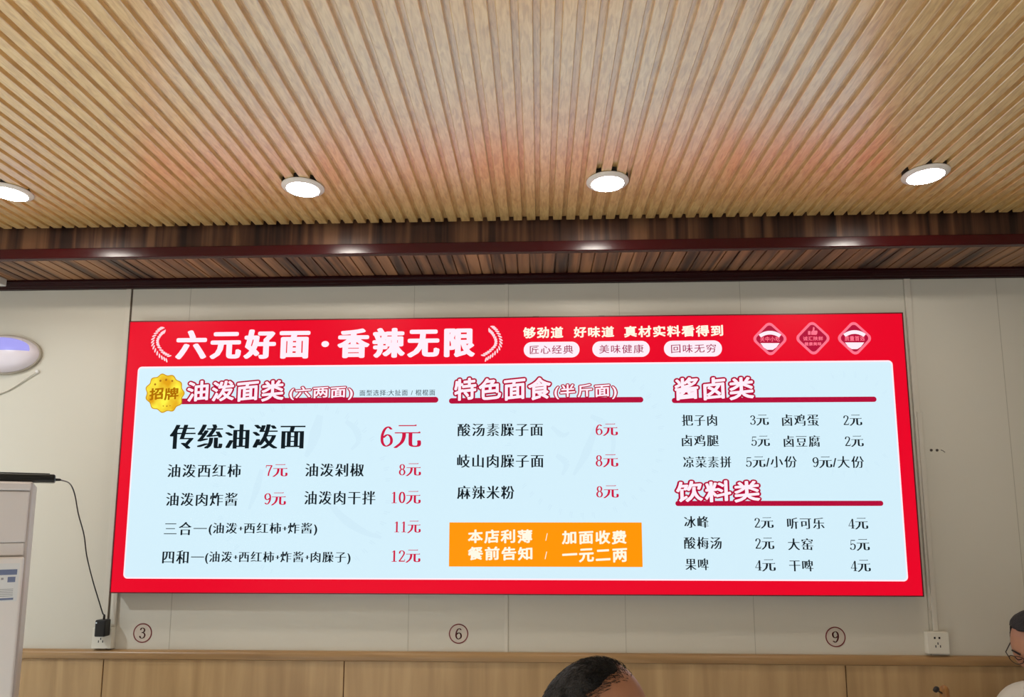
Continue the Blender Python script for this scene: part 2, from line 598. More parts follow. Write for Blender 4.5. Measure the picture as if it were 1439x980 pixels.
def disc(r, n):
    return [(r * math.cos(2 * PI * i / n), r * math.sin(2 * PI * i / n)) for i in range(n)]


def lay(text, off, shifts, adv=1.08, slant=0.0, gap=0.6, serif=False):
    V, F = [], []
    x = 0.0
    for ch in text:
        if ch == ' ':
            x += gap
            continue
        if serif and ch in NIB:
            v, f = nib_glyph(ch, serif)
            b = len(V)
            V += [(x + q[0], q[1], 0) for q in v]
            F += [tuple(i + b for i in q) for q in f]
            x += 1.02 if ch == '元' else .53
            continue
        v, f = glyph(ch, off)
        small = ord(ch) < 0x2000
        if ch == '·':
            mx_, my_ = sum(p[0] for p in v) / len(v), sum(p[1] for p in v) / len(v)
            for dx, dy in shifts:
                b = len(V)
                V += [(x + .37 + (p[0] - mx_) * 1.15 + dx, .36 + (p[1] - my_) * 1.15 + dy) for p in v]
                F += [tuple(i + b for i in q) for q in f]
            x += .78
            continue
        if small:
            lo, hi = min(p[0] for p in v), max(p[0] for p in v)
            sc = 1.12 if ch.isdigit() else (1.0 if ch != '+' else .7)
            dy = 0.0 if ch not in '+' else .1
            v = [((p[0] - lo) * sc + .05, p[1] * sc + dy, 0) for p in v]
            a = (hi - lo) * sc + .12
        else:
            a = adv
        for dx, dy in shifts:
            b = len(V)
            V += [(x + p[0] + dx, p[1] + dy + slant * (p[0] - .5)) for p in v]
            F += [tuple(i + b for i in q) for q in f]
        x += a
    return V, F


SONG = (-.013, [(-.040, 0), (-.020, 0), (0, 0), (.020, 0), (.040, 0)])
HEAVY = (-.010, [(-.054, 0), (-.027, 0), (0, 0), (.027, 0), (.054, 0)])
TITLE = (0.0, [(dx * 1.25, dy * .75) for dx, dy in disc(.044, 12)] + [(0, 0)])
BRUSH = (0.0, disc(.022, 8) + [(0, 0)])
BRUSHB = (0.0, disc(.032, 10) + [(0, 0)])
HALO = (0.0, disc(.098, 16) + disc(.05, 8))
PLAIN = (0.0, [(-.008, 0), (.008, 0)])


def letter(name, text, box, style, m, lift=0.0016, parent=None, label=None, ref=None, **kw):
    """one run of lettering; box = where its ink stands (left, right, top, bottom)"""
    V, F = lay(text, style[0], style[1], **kw)
    R = V if ref is None else lay(text, ref[0], ref[1], **kw)[0]
    lx, hx = min(p[0] for p in R), max(p[0] for p in R)
    lz, hz = min(p[1] for p in R), max(p[1] for p in R)
    x0, x1, y0, y1 = box
    ym, xm = (y0 + y1) / 2, (x0 + x1) / 2
    ax, bx = sgn(x0, ym)[0], sgn(x1, ym)[0]
    bz, az = sgn(xm, y0)[1], sgn(xm, y1)[1]
    o = MB().add([(ax + (p[0] - lx) / (hx - lx) * (bx - ax), YS - lift, az + (p[1] - lz) / (hz - lz) * (bz - az)) for p in V], F).build(name, m)
    on_board(o, parent or board)
    if label:
        o['label'] = label
    return o


letter('title_lettering', '六元好面·香辣无限', (247.5, 667.5, 462, 504), TITLE, WHT, parent=face, adv=1.12)


def pill(x0, x1, y0, y1, m, lift, name, parent, r=None):
    ax, bx = sgn(x0, (y0 + y1) / 2)[0], sgn(x1, (y0 + y1) / 2)[0]
    bz, az = sgn((x0 + x1) / 2, y0)[1], sgn((x0 + x1) / 2, y1)[1]
    return on_board(slab(rrect(ax, bx, az, bz, r or (bz - az) / 2 * .98), lift, .0004).build(name, m), parent)


letter('slogan_lettering', '够劲道', (735, 791.5, 459.5, 476), BRUSHB, CREAM, parent=face, slant=.06)
letter('slogan_lettering', '好味道', (806, 863, 459, 475), BRUSHB, CREAM, parent=face, slant=.06)
letter('slogan_lettering', '真材实料看得到', (877, 1016, 457.5, 474), BRUSHB, CREAM, parent=face, slant=.06)
for t, b, tb in (('匠心经典', (736, 814.4, 480.7, 502.8), (744.5, 805.4, 485.5, 498)),
                 ('美味健康', (832.4, 913, 479.6, 502), (842, 904.4, 484.6, 497)),
                 ('回味无穷', (933, 1014.5, 478.9, 501.5), (943, 1006, 484, 496.4))):
    p = pill(*b, WHT, .0008, 'slogan_pill', face)
    letter('pill_lettering', t, tb, PLAIN, PILLTX, parent=p, slant=.06)


def wheat(pts, side):
    """laurel sprig: two rows of leaves along an arc"""
    mb = MB()
    P = spline([(*sgn(*p), 0) for p in pts], 3)
    n = len(P)
    for i in range(n):
        t = (P[min(i + 1, n - 1)] - P[max(i - 1, 0)]).normalized()
        nn = Vector((-t.y, t.x, 0))
        for s in (-1, 1):
            d = (t * -.75 + nn * s * .65).normalized()
            e = Vector((-d.y, d.x, 0))
            c = P[i] + nn * s * .0075 + d * .005
            L, Wd = .0105, .0036
            q = [c + d * L * math.cos(a) + e * Wd * math.sin(a) for a in [2 * PI * k / 10 for k in range(10)]]
            mb.add([(v.x, YS - .0011, v.y) for v in q], [tuple(range(10))])
    return on_board(mb.build('laurel_sprig', mat('lit_rose_film', (255, 214, 222), emit=1.0, sample=False)), face)


wheat([(235, 503), (226, 497), (219, 486), (219, 476), (225, 467), (231, 463)], 1)
wheat([(682, 502), (691, 496), (699, 487), (700, 477), (695, 467), (689, 461)], -1)


def rdiamond(cx, cy, hw, hh, r):
    c = sgn(cx, cy)
    ax = sgn(cx + hw, cy)[0] - c[0]
    az = sgn(cx, cy - hh)[1] - c[1]
    k = math.sqrt(.5)
    sq = rrect(-1 / math.sqrt(2) * 1.06, 1 / math.sqrt(2) * 1.06, -1 / math.sqrt(2) * 1.06, 1 / math.sqrt(2) * 1.06, r)
    return [(c[0] + (x - z) * k * ax, c[1] + (x + z) * k * az) for x, z in sq]


def arc_band(cx, cy, r, wd, a0, a1, n=14):
    mb = MB()
    v = []
    for i in range(n + 1):
        a = math.radians(a0 + (a1 - a0) * i / n)
        for rr in (r, r + wd):
            x, z = sgn(cx + rr * math.cos(a), cy - rr * math.sin(a))
            v.append((x, YS - .0016, z))
    mb.add(v, [(2 * i, 2 * i + 1, 2 * i + 3, 2 * i + 2) for i in range(n)])
    return mb


for i, (cx, cy) in enumerate(((1081.9, 476.5), (1142.3, 475.6), (1200.7, 475.6))):
    e = on_board(slab(rdiamond(cx, cy, 24.8, 24.2, .30), .0007).build('diamond_emblem', PINK), face)
    e['label'] = ['pink edged diamond emblem with an arched ribbon, left', 'pink edged diamond emblem with a thumbs up', 'pink edged diamond emblem with an arched ribbon, right'][i]
    on_board(slab(rdiamond(cx, cy, 20.2, 19.7, .26), .0011, .0003).build('emblem_field', CRIM), e)
    if i != 1:
        on_board(arc_band(cx, cy + 14.5, 20.5, 5.2, 52, 128).build('emblem_ribbon', WHT), e)
        letter('emblem_lettering', '关中小吃' if i == 0 else '质量首选', (cx - 14, cx + 14, cy - 3.2, cy + 3.8), BRUSH, PINK, parent=e)
        q = [(cx - 13.5, cy + 6), (cx + 13.5, cy + 6), (cx + 9, cy + 12), (cx + 4, cy + 15.4), (cx - 4, cy + 15.4), (cx - 9, cy + 12)]
        mb = MB().add([(sgn(*p)[0], YS - .0016, sgn(*p)[1]) for p in q], [tuple(range(6))])
        on_board(mb.build('emblem_base', WHT), e)
    else:
        letter('emblem_lettering', '诚汇陕鲜', (cx - 14, cx + 14, cy - 2.5, cy + 3.5), BRUSH, PINK, parent=e)
        letter('emblem_lettering', '健康美味', (cx - 12, cx + 12, cy + 5.5, cy + 10.5), BRUSHB, PINK, parent=e)
        th = [[(-7, -10), (-3.4, -10), (-3.4, -4.8), (-7, -4.8)],
              [(-2.6, -9), (-.6, -11), (.2, -15.6), (1.8, -15.6), (2.2, -13), (1.8, -10.6), (5.8, -10.6), (6.4, -8.8), (5.6, -5.6), (4.2, -4.6), (-2.6, -4.8)]]
        mb = MB()
        for q in th:
            mb.add([(sgn(cx + a, cy + b)[0], YS - .0016, sgn(cx + a, cy + b)[1]) for a, b in q], [tuple(range(len(q)))])
        on_board(mb.build('thumb_emblem', PINK), e)

# headings with their bars
for t, b, sub, sb, bar in (('油泼面类', (263.5, 399, 535, 565), '(六两面)', (407, 496, 543.5, 562.5), (236, 616, 559.3, 567.4)),
                           ('特色面食', (638.5, 774, 531, 563.5), '(半斤面)', (779, 866.5, 540, 561.5), (631, 904, 559, 566.8)),
                           ('酱卤类', (948, 1059, 530.5, 563), None, None, (944, 1231.6, 558.6, 566)),
                           ('饮料类', (950, 1067.5, 675.5, 706.5), None, None, (949, 1241, 704.2, 711.4))):
    r = pill(*bar, CRIM, .0014, 'heading_bar', panel)
    r['label'] = 'crimson bar under a menu heading'
    letter('heading_outline', t, b, HALO, CRIM, lift=.0016, parent=r, ref=BRUSH, slant=.10)
    letter('heading_lettering', t, b, (0.0, disc(.028, 10) + [(0, 0)]), WHT, lift=.0022, parent=r, ref=BRUSH, slant=.10)
    if sub:
        letter('heading_outline', sub, sb, HALO, CRIM, lift=.0016, parent=r, ref=BRUSH, slant=.08)
        letter('heading_lettering', sub, sb, BRUSH, WHT, lift=.0022, parent=r, slant=.08)
letter('note_lettering', '面型选择:大扯面 / 棍棍面', (505.5, 611.5, 548, 556.3), PLAIN, INK2, parent=panel, gap=.35)

DISH = [('油泼西红柿', 235.6, 339, 652.6, 671), ('油泼剁椒', 429, 511.5, 651.6, 670), ('油泼肉炸酱', 233.6, 334, 692.8, 711.3),
        ('油泼肉干拌', 427.7, 527.7, 690.4, 709.4), ('三合一', 231, 291, 734, 752.4), ('四和一', 228.4, 287, 774, 792.8),
        ('酸汤素臊子面', 643, 763, 595.3, 613.2), ('岐山肉臊子面', 642.4, 764, 639, 657.4), ('麻辣米粉', 642.4, 722.7, 683, 701.7),
        ('把子肉', 958, 1007.5, 583, 598.8), ('卤鸡蛋', 1098.7, 1150.3, 582.5, 599), ('卤鸡腿', 958, 1010, 611.4, 627.5),
        ('卤豆腐', 1101, 1152.3, 612.4, 628.4), ('凉菜素拼', 959.8, 1027.5, 641.8, 657.4), ('冰峰', 961.3, 995.7, 725.7, 742),
        ('听可乐', 1105.8, 1158.4, 728, 743.6), ('酸梅汤', 961, 1014, 755, 771.8), ('大窑', 1107, 1142.4, 757, 773.4),
        ('果啤', 963, 995.7, 785, 801.6), ('干啤', 1108.7, 1142.8, 787, 803.3)]
for t, a, b, c, d in DISH:
    letter('dish_lettering', t, (a, b, c, d), SONG, INK, parent=panel)
letter('dish_lettering', '传统油泼面', (238.7, 429, 596.6, 631), HEAVY, INK, parent=panel, label='largest black dish name')
letter('dish_lettering', '(油泼+西红柿+炸酱)', (293.5, 446, 735, 752.6), SONG, INK, parent=panel)
letter('dish_lettering', '(油泼+西红柿+炸酱+肉臊子)', (288.5, 492.8, 775.4, 793), SONG, INK, parent=panel)
letter('price_lettering', '6元', (535, 592, 597, 630), (-.022, [(-.04, 0), (-.02, 0), (0, 0), (.02, 0), (.04, 0)]), PRICE, parent=panel, label='largest red price', serif=1.2)
PR = (-.016, [(-.034, 0), (-.017, 0), (0, 0), (.017, 0), (.034, 0)])
for t, a, b, c, d in [('7元', 373.7, 404.5, 652.5, 670.5), ('8元', 560.7, 591.8, 651.2, 669.4), ('9元', 371.6, 402.2, 692.2, 710.6), ('10元', 550.5, 591.4, 690.2, 708.6),
                      ('11元', 554.5, 591.4, 732, 749.5), ('12元', 550.5, 591, 772.6, 791), ('6元', 837, 868.2, 595.5, 612.8), ('8元', 837, 868.8, 638.6, 656.8), ('8元', 837.8, 869.4, 682.2, 700.4)]:
    letter('price_lettering', t, (a, b, c, d), PR, PRICE, parent=panel, label='red price', serif=1.3)
for t, a, b, c, d in [('3元', 1053.9, 1080.2, 583, 598.2), ('2元', 1184.8, 1211.2, 583, 598.6), ('5元', 1055.6, 1081.6, 612.6, 627.8), ('2元', 1187, 1213.3, 612.6, 628.2),
                      ('5元/小份', 1048, 1119.6, 641.4, 657.4), ('9元/大份', 1141.7, 1213.8, 641.4, 658), ('2元', 1060, 1086.8, 727.2, 742.8), ('4元', 1191.9, 1219.6, 728, 744.2),
                      ('2元', 1061.2, 1087.8, 755.8, 772.6), ('5元', 1194, 1221.8, 757.8, 774.2), ('4元', 1061, 1089.8, 786.2, 803.2), ('4元', 1195.3, 1223.2, 787, 804)]:
    letter('price_lettering', t, (a, b, c, d), PR, INK, parent=panel, label='black price', serif=1.3)

# orange notice
q = [sgn(631.3, 733.8), sgn(901.9, 735.3), sgn(902.8, 798), sgn(631.3, 795.7)]
nx0, nx1, nz0, nz1 = (q[0][0] + q[3][0]) / 2, (q[1][0] + q[2][0]) / 2, (q[2][1] + q[3][1]) / 2, (q[0][1] + q[1][1]) / 2
no = on_board(slab(rrect(nx0, nx1, nz0, nz1, .002), .0017, .0005).build('orange_notice', ORNG), panel)
for t, b in (('本店利薄', (657.6, 748, 744.3, 764)), ('加面收费', (789.5, 880.3, 745.6, 765.4)), ('餐前告知', (657.6, 748.2, 768.4, 788)), ('一元二两', (790, 881.2, 770.4, 790.8)),):
    letter('notice_lettering', t, b, BRUSHB, CREAM, lift=.0022, parent=no, slant=.06)
for b in ((766.4, 769.6, 749.8, 760.2), (765.4, 768.8, 775.5, 786.2)):
    letter('notice_lettering', '/', b, PLAIN, CREAM, lift=.0022, parent=no)

# gold seal
gm = mat('gold_print', (250, 214, 24), emit=1.0, rough=.4, sample=False)
nt = gm.node_tree
tc = nt.nodes.new('ShaderNodeTexCoord'); nz = nt.nodes.new('ShaderNodeTexNoise'); cr = nt.nodes.new('ShaderNodeValToRGB')
nz.inputs['Scale'].default_value = 16; nz.inputs['Detail'].default_value = 1
cr.color_ramp.elements[0].position = .35; cr.color_ramp.elements[0].color = (*s2l((255, 244, 70)), 1)
cr.color_ramp.elements[1].position = .66; cr.color_ramp.elements[1].color = (*s2l((226, 160, 6)), 1)
nt.links.new(tc.outputs['Object'], nz.inputs['Vector']); nt.links.new(nz.outputs['Fac'], cr.inputs[0])
nt.links.new(cr.outputs[0], nt.nodes['Principled BSDF'].inputs['Emission Color'])
GX, GY = 232, 553


def scallop(r, amp, n=11, N=110):
    return [sgn(GX + (r + amp * math.cos(n * a)) * math.cos(a), GY + (r + amp * math.cos(n * a)) * math.sin(a)) for a in [2 * PI * k / N + .14 for k in range(N)]]


seal = on_board(slab(scallop(26.6, 1.3), .0024, .0005).build('gold_seal', mat('gold_rim_print', (204, 150, 16), emit=1.0, sample=False)), panel)
sf = slab(scallop(25.2, 1.25), .0027, .0003)
sf_n = len(sf.f)
letter('seal_lettering', '招牌', (210.5, 251.5, 545, 563), BRUSHB, GOLDTX, lift=.0031, parent=seal, slant=.12, adv=1.02)
mb = sf
for a, b, r in ((218.6, 540.6, 1.6), (226, 535.6, 1.7), (234, 534.2, 1.8), (242.6, 535.8, 1.6), (230, 571, .9), (235, 571.2, 1.1), (239.5, 570.6, .8)):
    x, z = sgn(a, b)
    mb.add([(x + .0029 * r * math.cos(2 * PI * k / 10), YS - .0031, z + .0029 * r * math.sin(2 * PI * k / 10)) for k in range(10)], [tuple(range(10))])
sf = on_board(mb.build('seal_face', gm), seal)
sf.data.materials.append(GOLDTX)
for q in sf.data.polygons[sf_n:]:
    q.material_index = 1

# ------------------------------------------------------------------ ceiling downlights
LAMPS = [(-1.893, -0.645), (-0.829, -0.638), (0.243, -0.638), (1.319, -0.648)]
LL = ['round white ceiling downlight cut by the left edge of the photo',
      'round white ceiling downlight above the gold seal and the first menu heading',
      'round white ceiling downlight above the middle column of the menu',
      'round white ceiling downlight above the right end of the menu board']


def downlight():
    r = empty('ceiling_downlight', (0, 0, 0), LL[0], 'ceiling light', 'round downlights in the ceiling')
    MB().lathe([(.070, 0.0), (.0735, -.002), (.0735, -.0045), (.069, -.0085), (.0565, -.0125), (.0555, -.0105), (.0555, -.004)], seg=56).build('rim', M_rim, r, smooth=True)
    MB().lathe([(.0553, -.006), (.0553, -.0112), (.040, -.0128), (.020, -.0136), (.001, -.0138)], seg=48).build('diffuser', M_lamp, r, smooth=True)
    MB().lathe([(.0715, 0.0150), (.0715, -.0005)], seg=40).build('groove_shade', M_dark, r)  # dark cylinder put in for the shade seen in the open groove ends
    return r


lamp = downlight()
for i, (x, y) in enumerate(LAMPS):
    o = lamp if i == 0 else copy_tree(lamp)
    o.location = (x, y, ZC)
    o['label'] = LL[i]

# ------------------------------------------------------------------ table numbers on the wall
M_num = mat('dark_red_vinyl', (120, 38, 40), rough=.5)
M_numb = mat('clear_film', (206, 194, 180), rough=.45)
for d, (px, py), lb in (('3', (200.5, 890), 'dark red circled number three on the wall below the left end of the menu board'),
                        ('6', (644.5, 891), 'dark red circled number six on the wall below the middle of the menu board'),
                        ('9', (1174, 895.5), 'dark red circled number nine on the wall below the right end of the menu board')):
    p = at_y(px, py, 0)
    r = empty('table_number', (p.x, 0, p.z), lb, 'number sign', 'circled table numbers on the wall')
    R_ = .0355
    MB().lathe([(R_, 0), (R_, -.0008)], seg=48, ax='y').build('backing', M_numb, r)
    mb = MB()
    N = 48
    v = []
    for k in range(N):
        a = 2 * PI * k / N
        v += [(R_ * math.cos(a), -.0012, R_ * math.sin(a)), ((R_ + .0045) * math.cos(a), -.0012, (R_ + .0045) * math.sin(a)), ((R_ + .0045) * math.cos(a), 0, (R_ + .0045) * math.sin(a))]
    f = []
    for k in range(N):
        j = (k + 1) % N
        f += [(3 * k, 3 * k + 1, 3 * j + 1, 3 * j), (3 * k + 1, 3 * k + 2, 3 * j + 2, 3 * j + 1)]
    mb.add(v, f).build('ring', M_num, r)
    V, F = nib_glyph(d, 1.25)
    lx, hx, lz, hz = min(q[0] for q in V), max(q[0] for q in V), min(q[1] for q in V), max(q[1] for q in V)
    H = .044
    mb = MB().add([((q[0] - (lx + hx) / 2) / (hz - lz) * H, -.0014, (q[1] - (lz + hz) / 2) / (hz - lz) * H) for q in V], F)
    mb.build('numeral', M_num, r)
bpy.data.objects.remove(gob)

# ------------------------------------------------------------------ wall sockets
M_sock = mat('ivory_socket', (226, 222, 208), rough=.4)


def socket(px, py, lb):
    p = at_y(px, py, 0)
    r = empty('wall_socket', (p.x, 0, p.z), lb, 'socket', 'wall sockets under the menu board')
    MB().box(-.043, .043, -.022, 0, -.043, .043, .004).build('back_box', M_sock, r)
    MB().box(-.0415, .0415, -.028, -.021, -.0415, .0415, .002).build('cover_plate', M_sock, r)
    mb = MB()
    for x, z, a in ((-.014, .020, 0), (.004, .020, 0)):
        mb.box(x - .0035, x + .0035, -.0286, -.027, z - .004, z + .004)
    for x, z in ((-.012, -.012), (.006, -.012), (-.003, -.001)):
        mb.box(x - .0018, x + .0018, -.0286, -.027, z - .005, z + .004)
    mb.build('socket_holes', M_dark, r)
    return r


socket(1313.5, 902.5, 'ivory wall socket at the foot of the right conduit, nothing plugged in')
socket(148.5, 896, 'ivory wall socket behind the black power adapter')
s = at_y(148.5, 896, 0)
# slim conduits down to the sockets
def conduit(x, z0, z1, lb):
    o = MB().box(x - .010, x + .010, -.012, 0, z0, z1, .003).build('cable_conduit', M_strip)
    return tag(o, lb, 'conduit', 'cable conduits to the sockets')
c = at_y(1313.5, 902.5, 0)
conduit(c.x + .003, c.z + .043, 1.98, 'cream cable conduit running down the wall beside the right edge of the menu board')
conduit(s.x + .034, s.z + .043, SZ0 + .02, 'short cream cable conduit under the left corner of the menu board')

# black power adapter plugged in the left socket, its cord up to the bar on the cabinet
pz = at_y(145, 882.5, -.045)
ad = empty('power_adapter', (pz.x, -.0285, pz.z), 'small black power adapter plugged into the left wall socket', 'power adapter')
MB().box(-.022, .022, -.040, 0, -.034, .034, .005).build('body', M_black, ad)
MB().lathe([(.005, .034), (.004, .050), (.0025, .054)], c=(.003, -.02, 0), seg=16).build('strain_relief', M_black, ad)
MB().box(-.018, -.013, -.0406, -.0398, .020, .025).build('indicator', mat('white_led', (230, 235, 240), emit=.8), ad)

# ------------------------------------------------------------------ tall white appliance turned to the room
d44 = ray(46, 690); ang = math.atan2(-d44.x, d44.y)
base = CAM + Vector((d44.x, d44.y, 0)).normalized() * 2.62
AH = at_y(20, 683, base.y).z + .012
ap = empty('tall_appliance', (base.x, base.y, 0), 'tall white appliance cabinet with a rating sticker at the left edge, black bar on top', 'appliance', rz=ang - .03)
M_app = mat('grey_white_enamel', (196, 188, 184), rough=.35)
M_app2 = mat('white_enamel', (222, 216, 214), rough=.3)
AW, AD = .56, .40
# local: x to the left is negative, front faces -y; origin at the front right corner of the body
MB().box(-AW, 0, 0, AD, 0.03, AH, .006).build('body', M_app, ap)
MB().box(-AW + .02, -.02, .03, AD - .03, 0.0, .035).build('plinth', M_dark, ap)
k = 2.62 / FPX
z1 = AH - .030
MB().box(-AW + .006, -.005, -.012, .002, z1 + .003, AH - .004, .004).build('top_cap', M_app2, ap)
zb = z1 - .195
MB().box(-AW + .006, -.007, -.008, .002, zb + .04, z1, .004).build('upper_panel', M_app2, ap)
MB().box(-AW + .006, -.009, -.005, .002, zb, zb + .038, .003).build('handle_strip', M_app2, ap)
lowp = MB().box(-AW + .006, -.006, -.022, .002, .06, zb - .004, .006).build('lower_panel', mat('bright_white_enamel', (232, 228, 226), rough=.28), ap)
zl = zb - .022
sk = MB().box(-0.0810, -0.0150, -.0226, -.0218, zl - .112, zl)
nf0 = len(sk.f)
sk.box(-0.0740, -0.0200, -.0230, -.0225, zl - .034, zl - .018)
sk.box(-0.0420, -0.0230, -.0230, -.0225, zl - .056, zl - .040)
sk.box(-0.0780, -0.0240, -.0230, -.0225, zl - .108, zl - .102)
nf1 = len(sk.f)
sk.box(-0.0710, -0.0670, -.0230, -.0225, zl - .068, zl - .042)
sk.box(-0.0580, -0.0520, -.0230, -.0225, zl - .048, zl - .042)
for i in range(5):
    sk.box(-0.0770, -0.0260, -.0230, -.0225, zl - .077 - i * .005, zl - .0755 - i * .005)
stk = sk.build('rating_sticker', mat('pale_sticker', (224, 226, 228), rough=.5), ap)
stk.data.materials.append(mat('blue_grey_print', (112, 124, 158), rough=.5))
stk.data.materials.append(mat('grey_print', (150, 150, 156), rough=.5))
for i, q in enumerate(stk.data.polygons):
    q.material_index = 0 if i < nf0 else 1 if i < nf1 else 2

# black bar lying on top, overhanging to the right, with its cord
Rz = Matrix.Rotation(ang - .03, 4, 'Z')
tip = CAM + (at_y(91, 679, base.y + .10) - CAM)
bl = Vector((base.x, base.y, AH + .001))
bar = empty('bar_device', (bl.x, bl.y, bl.z), 'flat black bar shaped device lying on top of the tall white appliance', 'device', rz=ang - .03)
MB().box(-.50, .056, .02, .12, 0, .0255, .006).build('body', M_black, bar)
MB().box(-.48, .04, .03, .11, .0255, .0285, .001).build('top_cover', mat('matte_black', (26, 24, 24), rough=.6), bar)
MB().lathe([(.0045, 0), (.004, .012), (.0025, .016)], c=(0, 0, 0), seg=12).build('cord_socket', M_black, bar)
cs = [o for o in children(bar) if o.name.startswith('cord_socket')][0]
cs.rotation_euler = (0, PI / 2, 0)
cs.location = (.055, .06, .010)
st0 = bl + Rz @ Vector((.069, .06, .010))
pts = [st0, at_y(98, 680, -.42), at_y(105, 695, -.33), at_y(110, 722, -.24), at_y(118, 752, -.16), at_y(122, 782, -.11), at_y(130, 815, -.08), at_y(139, 845, -.06), at_y(144.3, 862, -.05), (pz.x + .003, -.0485, pz.z + .052)]
pc_ = MB().tube(spline(pts, 8), .0024, 8).build('power_cord', M_black, smooth=True)
pc_.data.transform((Matrix.Translation(bl) @ Rz).inverted())
pc_.parent = bar

# ------------------------------------------------------------------ oval insect lamp on the wall
pf = at_y(2, 497, -.03)
fl = empty('insect_lamp', (pf.x, 0, pf.z), 'oval white wall lamp with violet glow at the left edge of the photo', 'wall lamp')


def dome(a, b, d, z_from=-1, n=64, m=14):
    mb = MB()
    v, f = [], []
    for j in range(m + 1):
        t = j / m * PI / 2
        for i in range(n):
            an = 2 * PI * i / n
            v.append((a * math.cos(t) ** .8 * math.cos(an), -d * math.sin(t), b * math.cos(t) ** .8 * math.sin(an)))
    for j in range(m):
        for i in range(n):
            k = (i + 1) % n
            f.append((j * n + i, j * n + k, (j + 1) * n + k, (j + 1) * n + i))
    return v, f


v, f = dome(.160, .083, .060)
M_shell = mat('pearl_white_shell', (238, 230, 240), rough=.25, coat=.3)
MB().add([(p[0], p[1] - .012, p[2]) for p in v], f).build('shell', M_shell, fl, smooth=True)
mb = MB()
N = 64
mb.add([(.166 * math.cos(2 * PI * i / N), y, .089 * math.sin(2 * PI * i / N)) for y in (0, -.014) for i in range(N)],
       [(i, (i + 1) % N, N + (i + 1) % N, N + i) for i in range(N)] + [tuple(range(N)), tuple(range(2 * N - 1, N - 1, -1))])
mb.build('back_plate', mat('taupe_plastic', (176, 166, 150), rough=.5), fl)
v, f = [], []
NW, MW = 40, 14
for i in range(NW + 1):
    x = -.138 + .276 * i / NW
    zt_ = .006 + .062 * math.sqrt(max(0, 1 - (x / .1385) ** 2)) ** .8
    for j in range(MW + 1):
        z = .006 + (zt_ - .006) * j / MW
        rho = min(1.0, math.sqrt((x / .160) ** 2 + (z / .083) ** 2))
        t = math.acos(rho ** 1.25)
        v.append((x, -.060 * math.sin(t) - .0132, z))
for i in range(NW):
    for j in range(MW):
        a = i * (MW + 1) + j
        f.append((a, a + 1, a + MW + 2, a + MW + 1))
mv = mat('violet_window', (176, 172, 252), rough=.3, emit=.9)
MB().add(v, f).build('glowing_window', mv, fl, smooth=True)
mb = MB().box(-.001, .013, -.0742, -.0715, -.0105, -.0080).box(.0045, .0075, -.0742, -.0715, -.0145, -.004)
mb.build('emblem_mark', M_dark, fl)
h = at_y(51, 522, -.012)
hk = empty('cord_clip', (h.x, 0, h.z), 'small pale clip on the wall by the lower rim of the oval lamp', 'clip')
MB().lathe([(.008, 0), (.008, -.010), (.005, -.013)], seg=20, ax='y').build('clip_body', M_white, hk)
pts = [(h.x, -.010, h.z - .002), at_y(36, 533, -.008), at_y(18, 545, -.006), at_y(0, 553, -.006), at_y(-30, 560, -.006), at_y(-70, 562, -.006)]
tag(MB().tube(spline(pts, 6), .0030, 8).build('lamp_cord', M_strip, smooth=True), 'pale cord sagging under the oval wall lamp', 'cord')

# small white box under the beam at the very left
p = at_y(1, 384, -.10)
o = MB().box(p.x - .05, p.x + .012, -.13, -.075, ZS - .034, ZS, .004).build('junction_box', M_white)
tag(o, 'small white junction box under the dark beam at the left edge of the photo', 'junction box')

# plugged screw holes right of the board
for px, lb in ((1308.5, 'left one of two tiny dark screw heads on the wall right of the menu board'), (1316.7, 'right one of two tiny dark screw heads on the wall right of the menu board')):
    p = at_y(px, 633, 0)
    r = empty('screw_head', (p.x, 0, p.z), lb, 'screw', 'screw heads beside the menu board')
    MB().lathe([(.0055, 0), (.0055, -.002), (.003, -.004)], seg=16, ax='y').build('head', mat('rusty_screw', (70, 60, 54), rough=.5), r)
a = at_y(1322, 632.5, 0); b = at_y(1328, 636, 0)
tag(MB().tube([(a.x, -.0006, a.z), ((a.x + b.x) / 2, -.0006, (a.z + b.z) / 2 + .002), (b.x, -.0006, b.z)], .0016, 6).build('wall_mark', mat('grey_scuff', (130, 122, 114), rough=.7)), 'faint grey scuff on the wall beside the screw heads', 'mark')
# ------------------------------------------------------------------ people
def ss(a, b, x):
    t = min(1.0, max(0.0, (x - a) / (b - a)))
    return t * t * (3 - 2 * t)


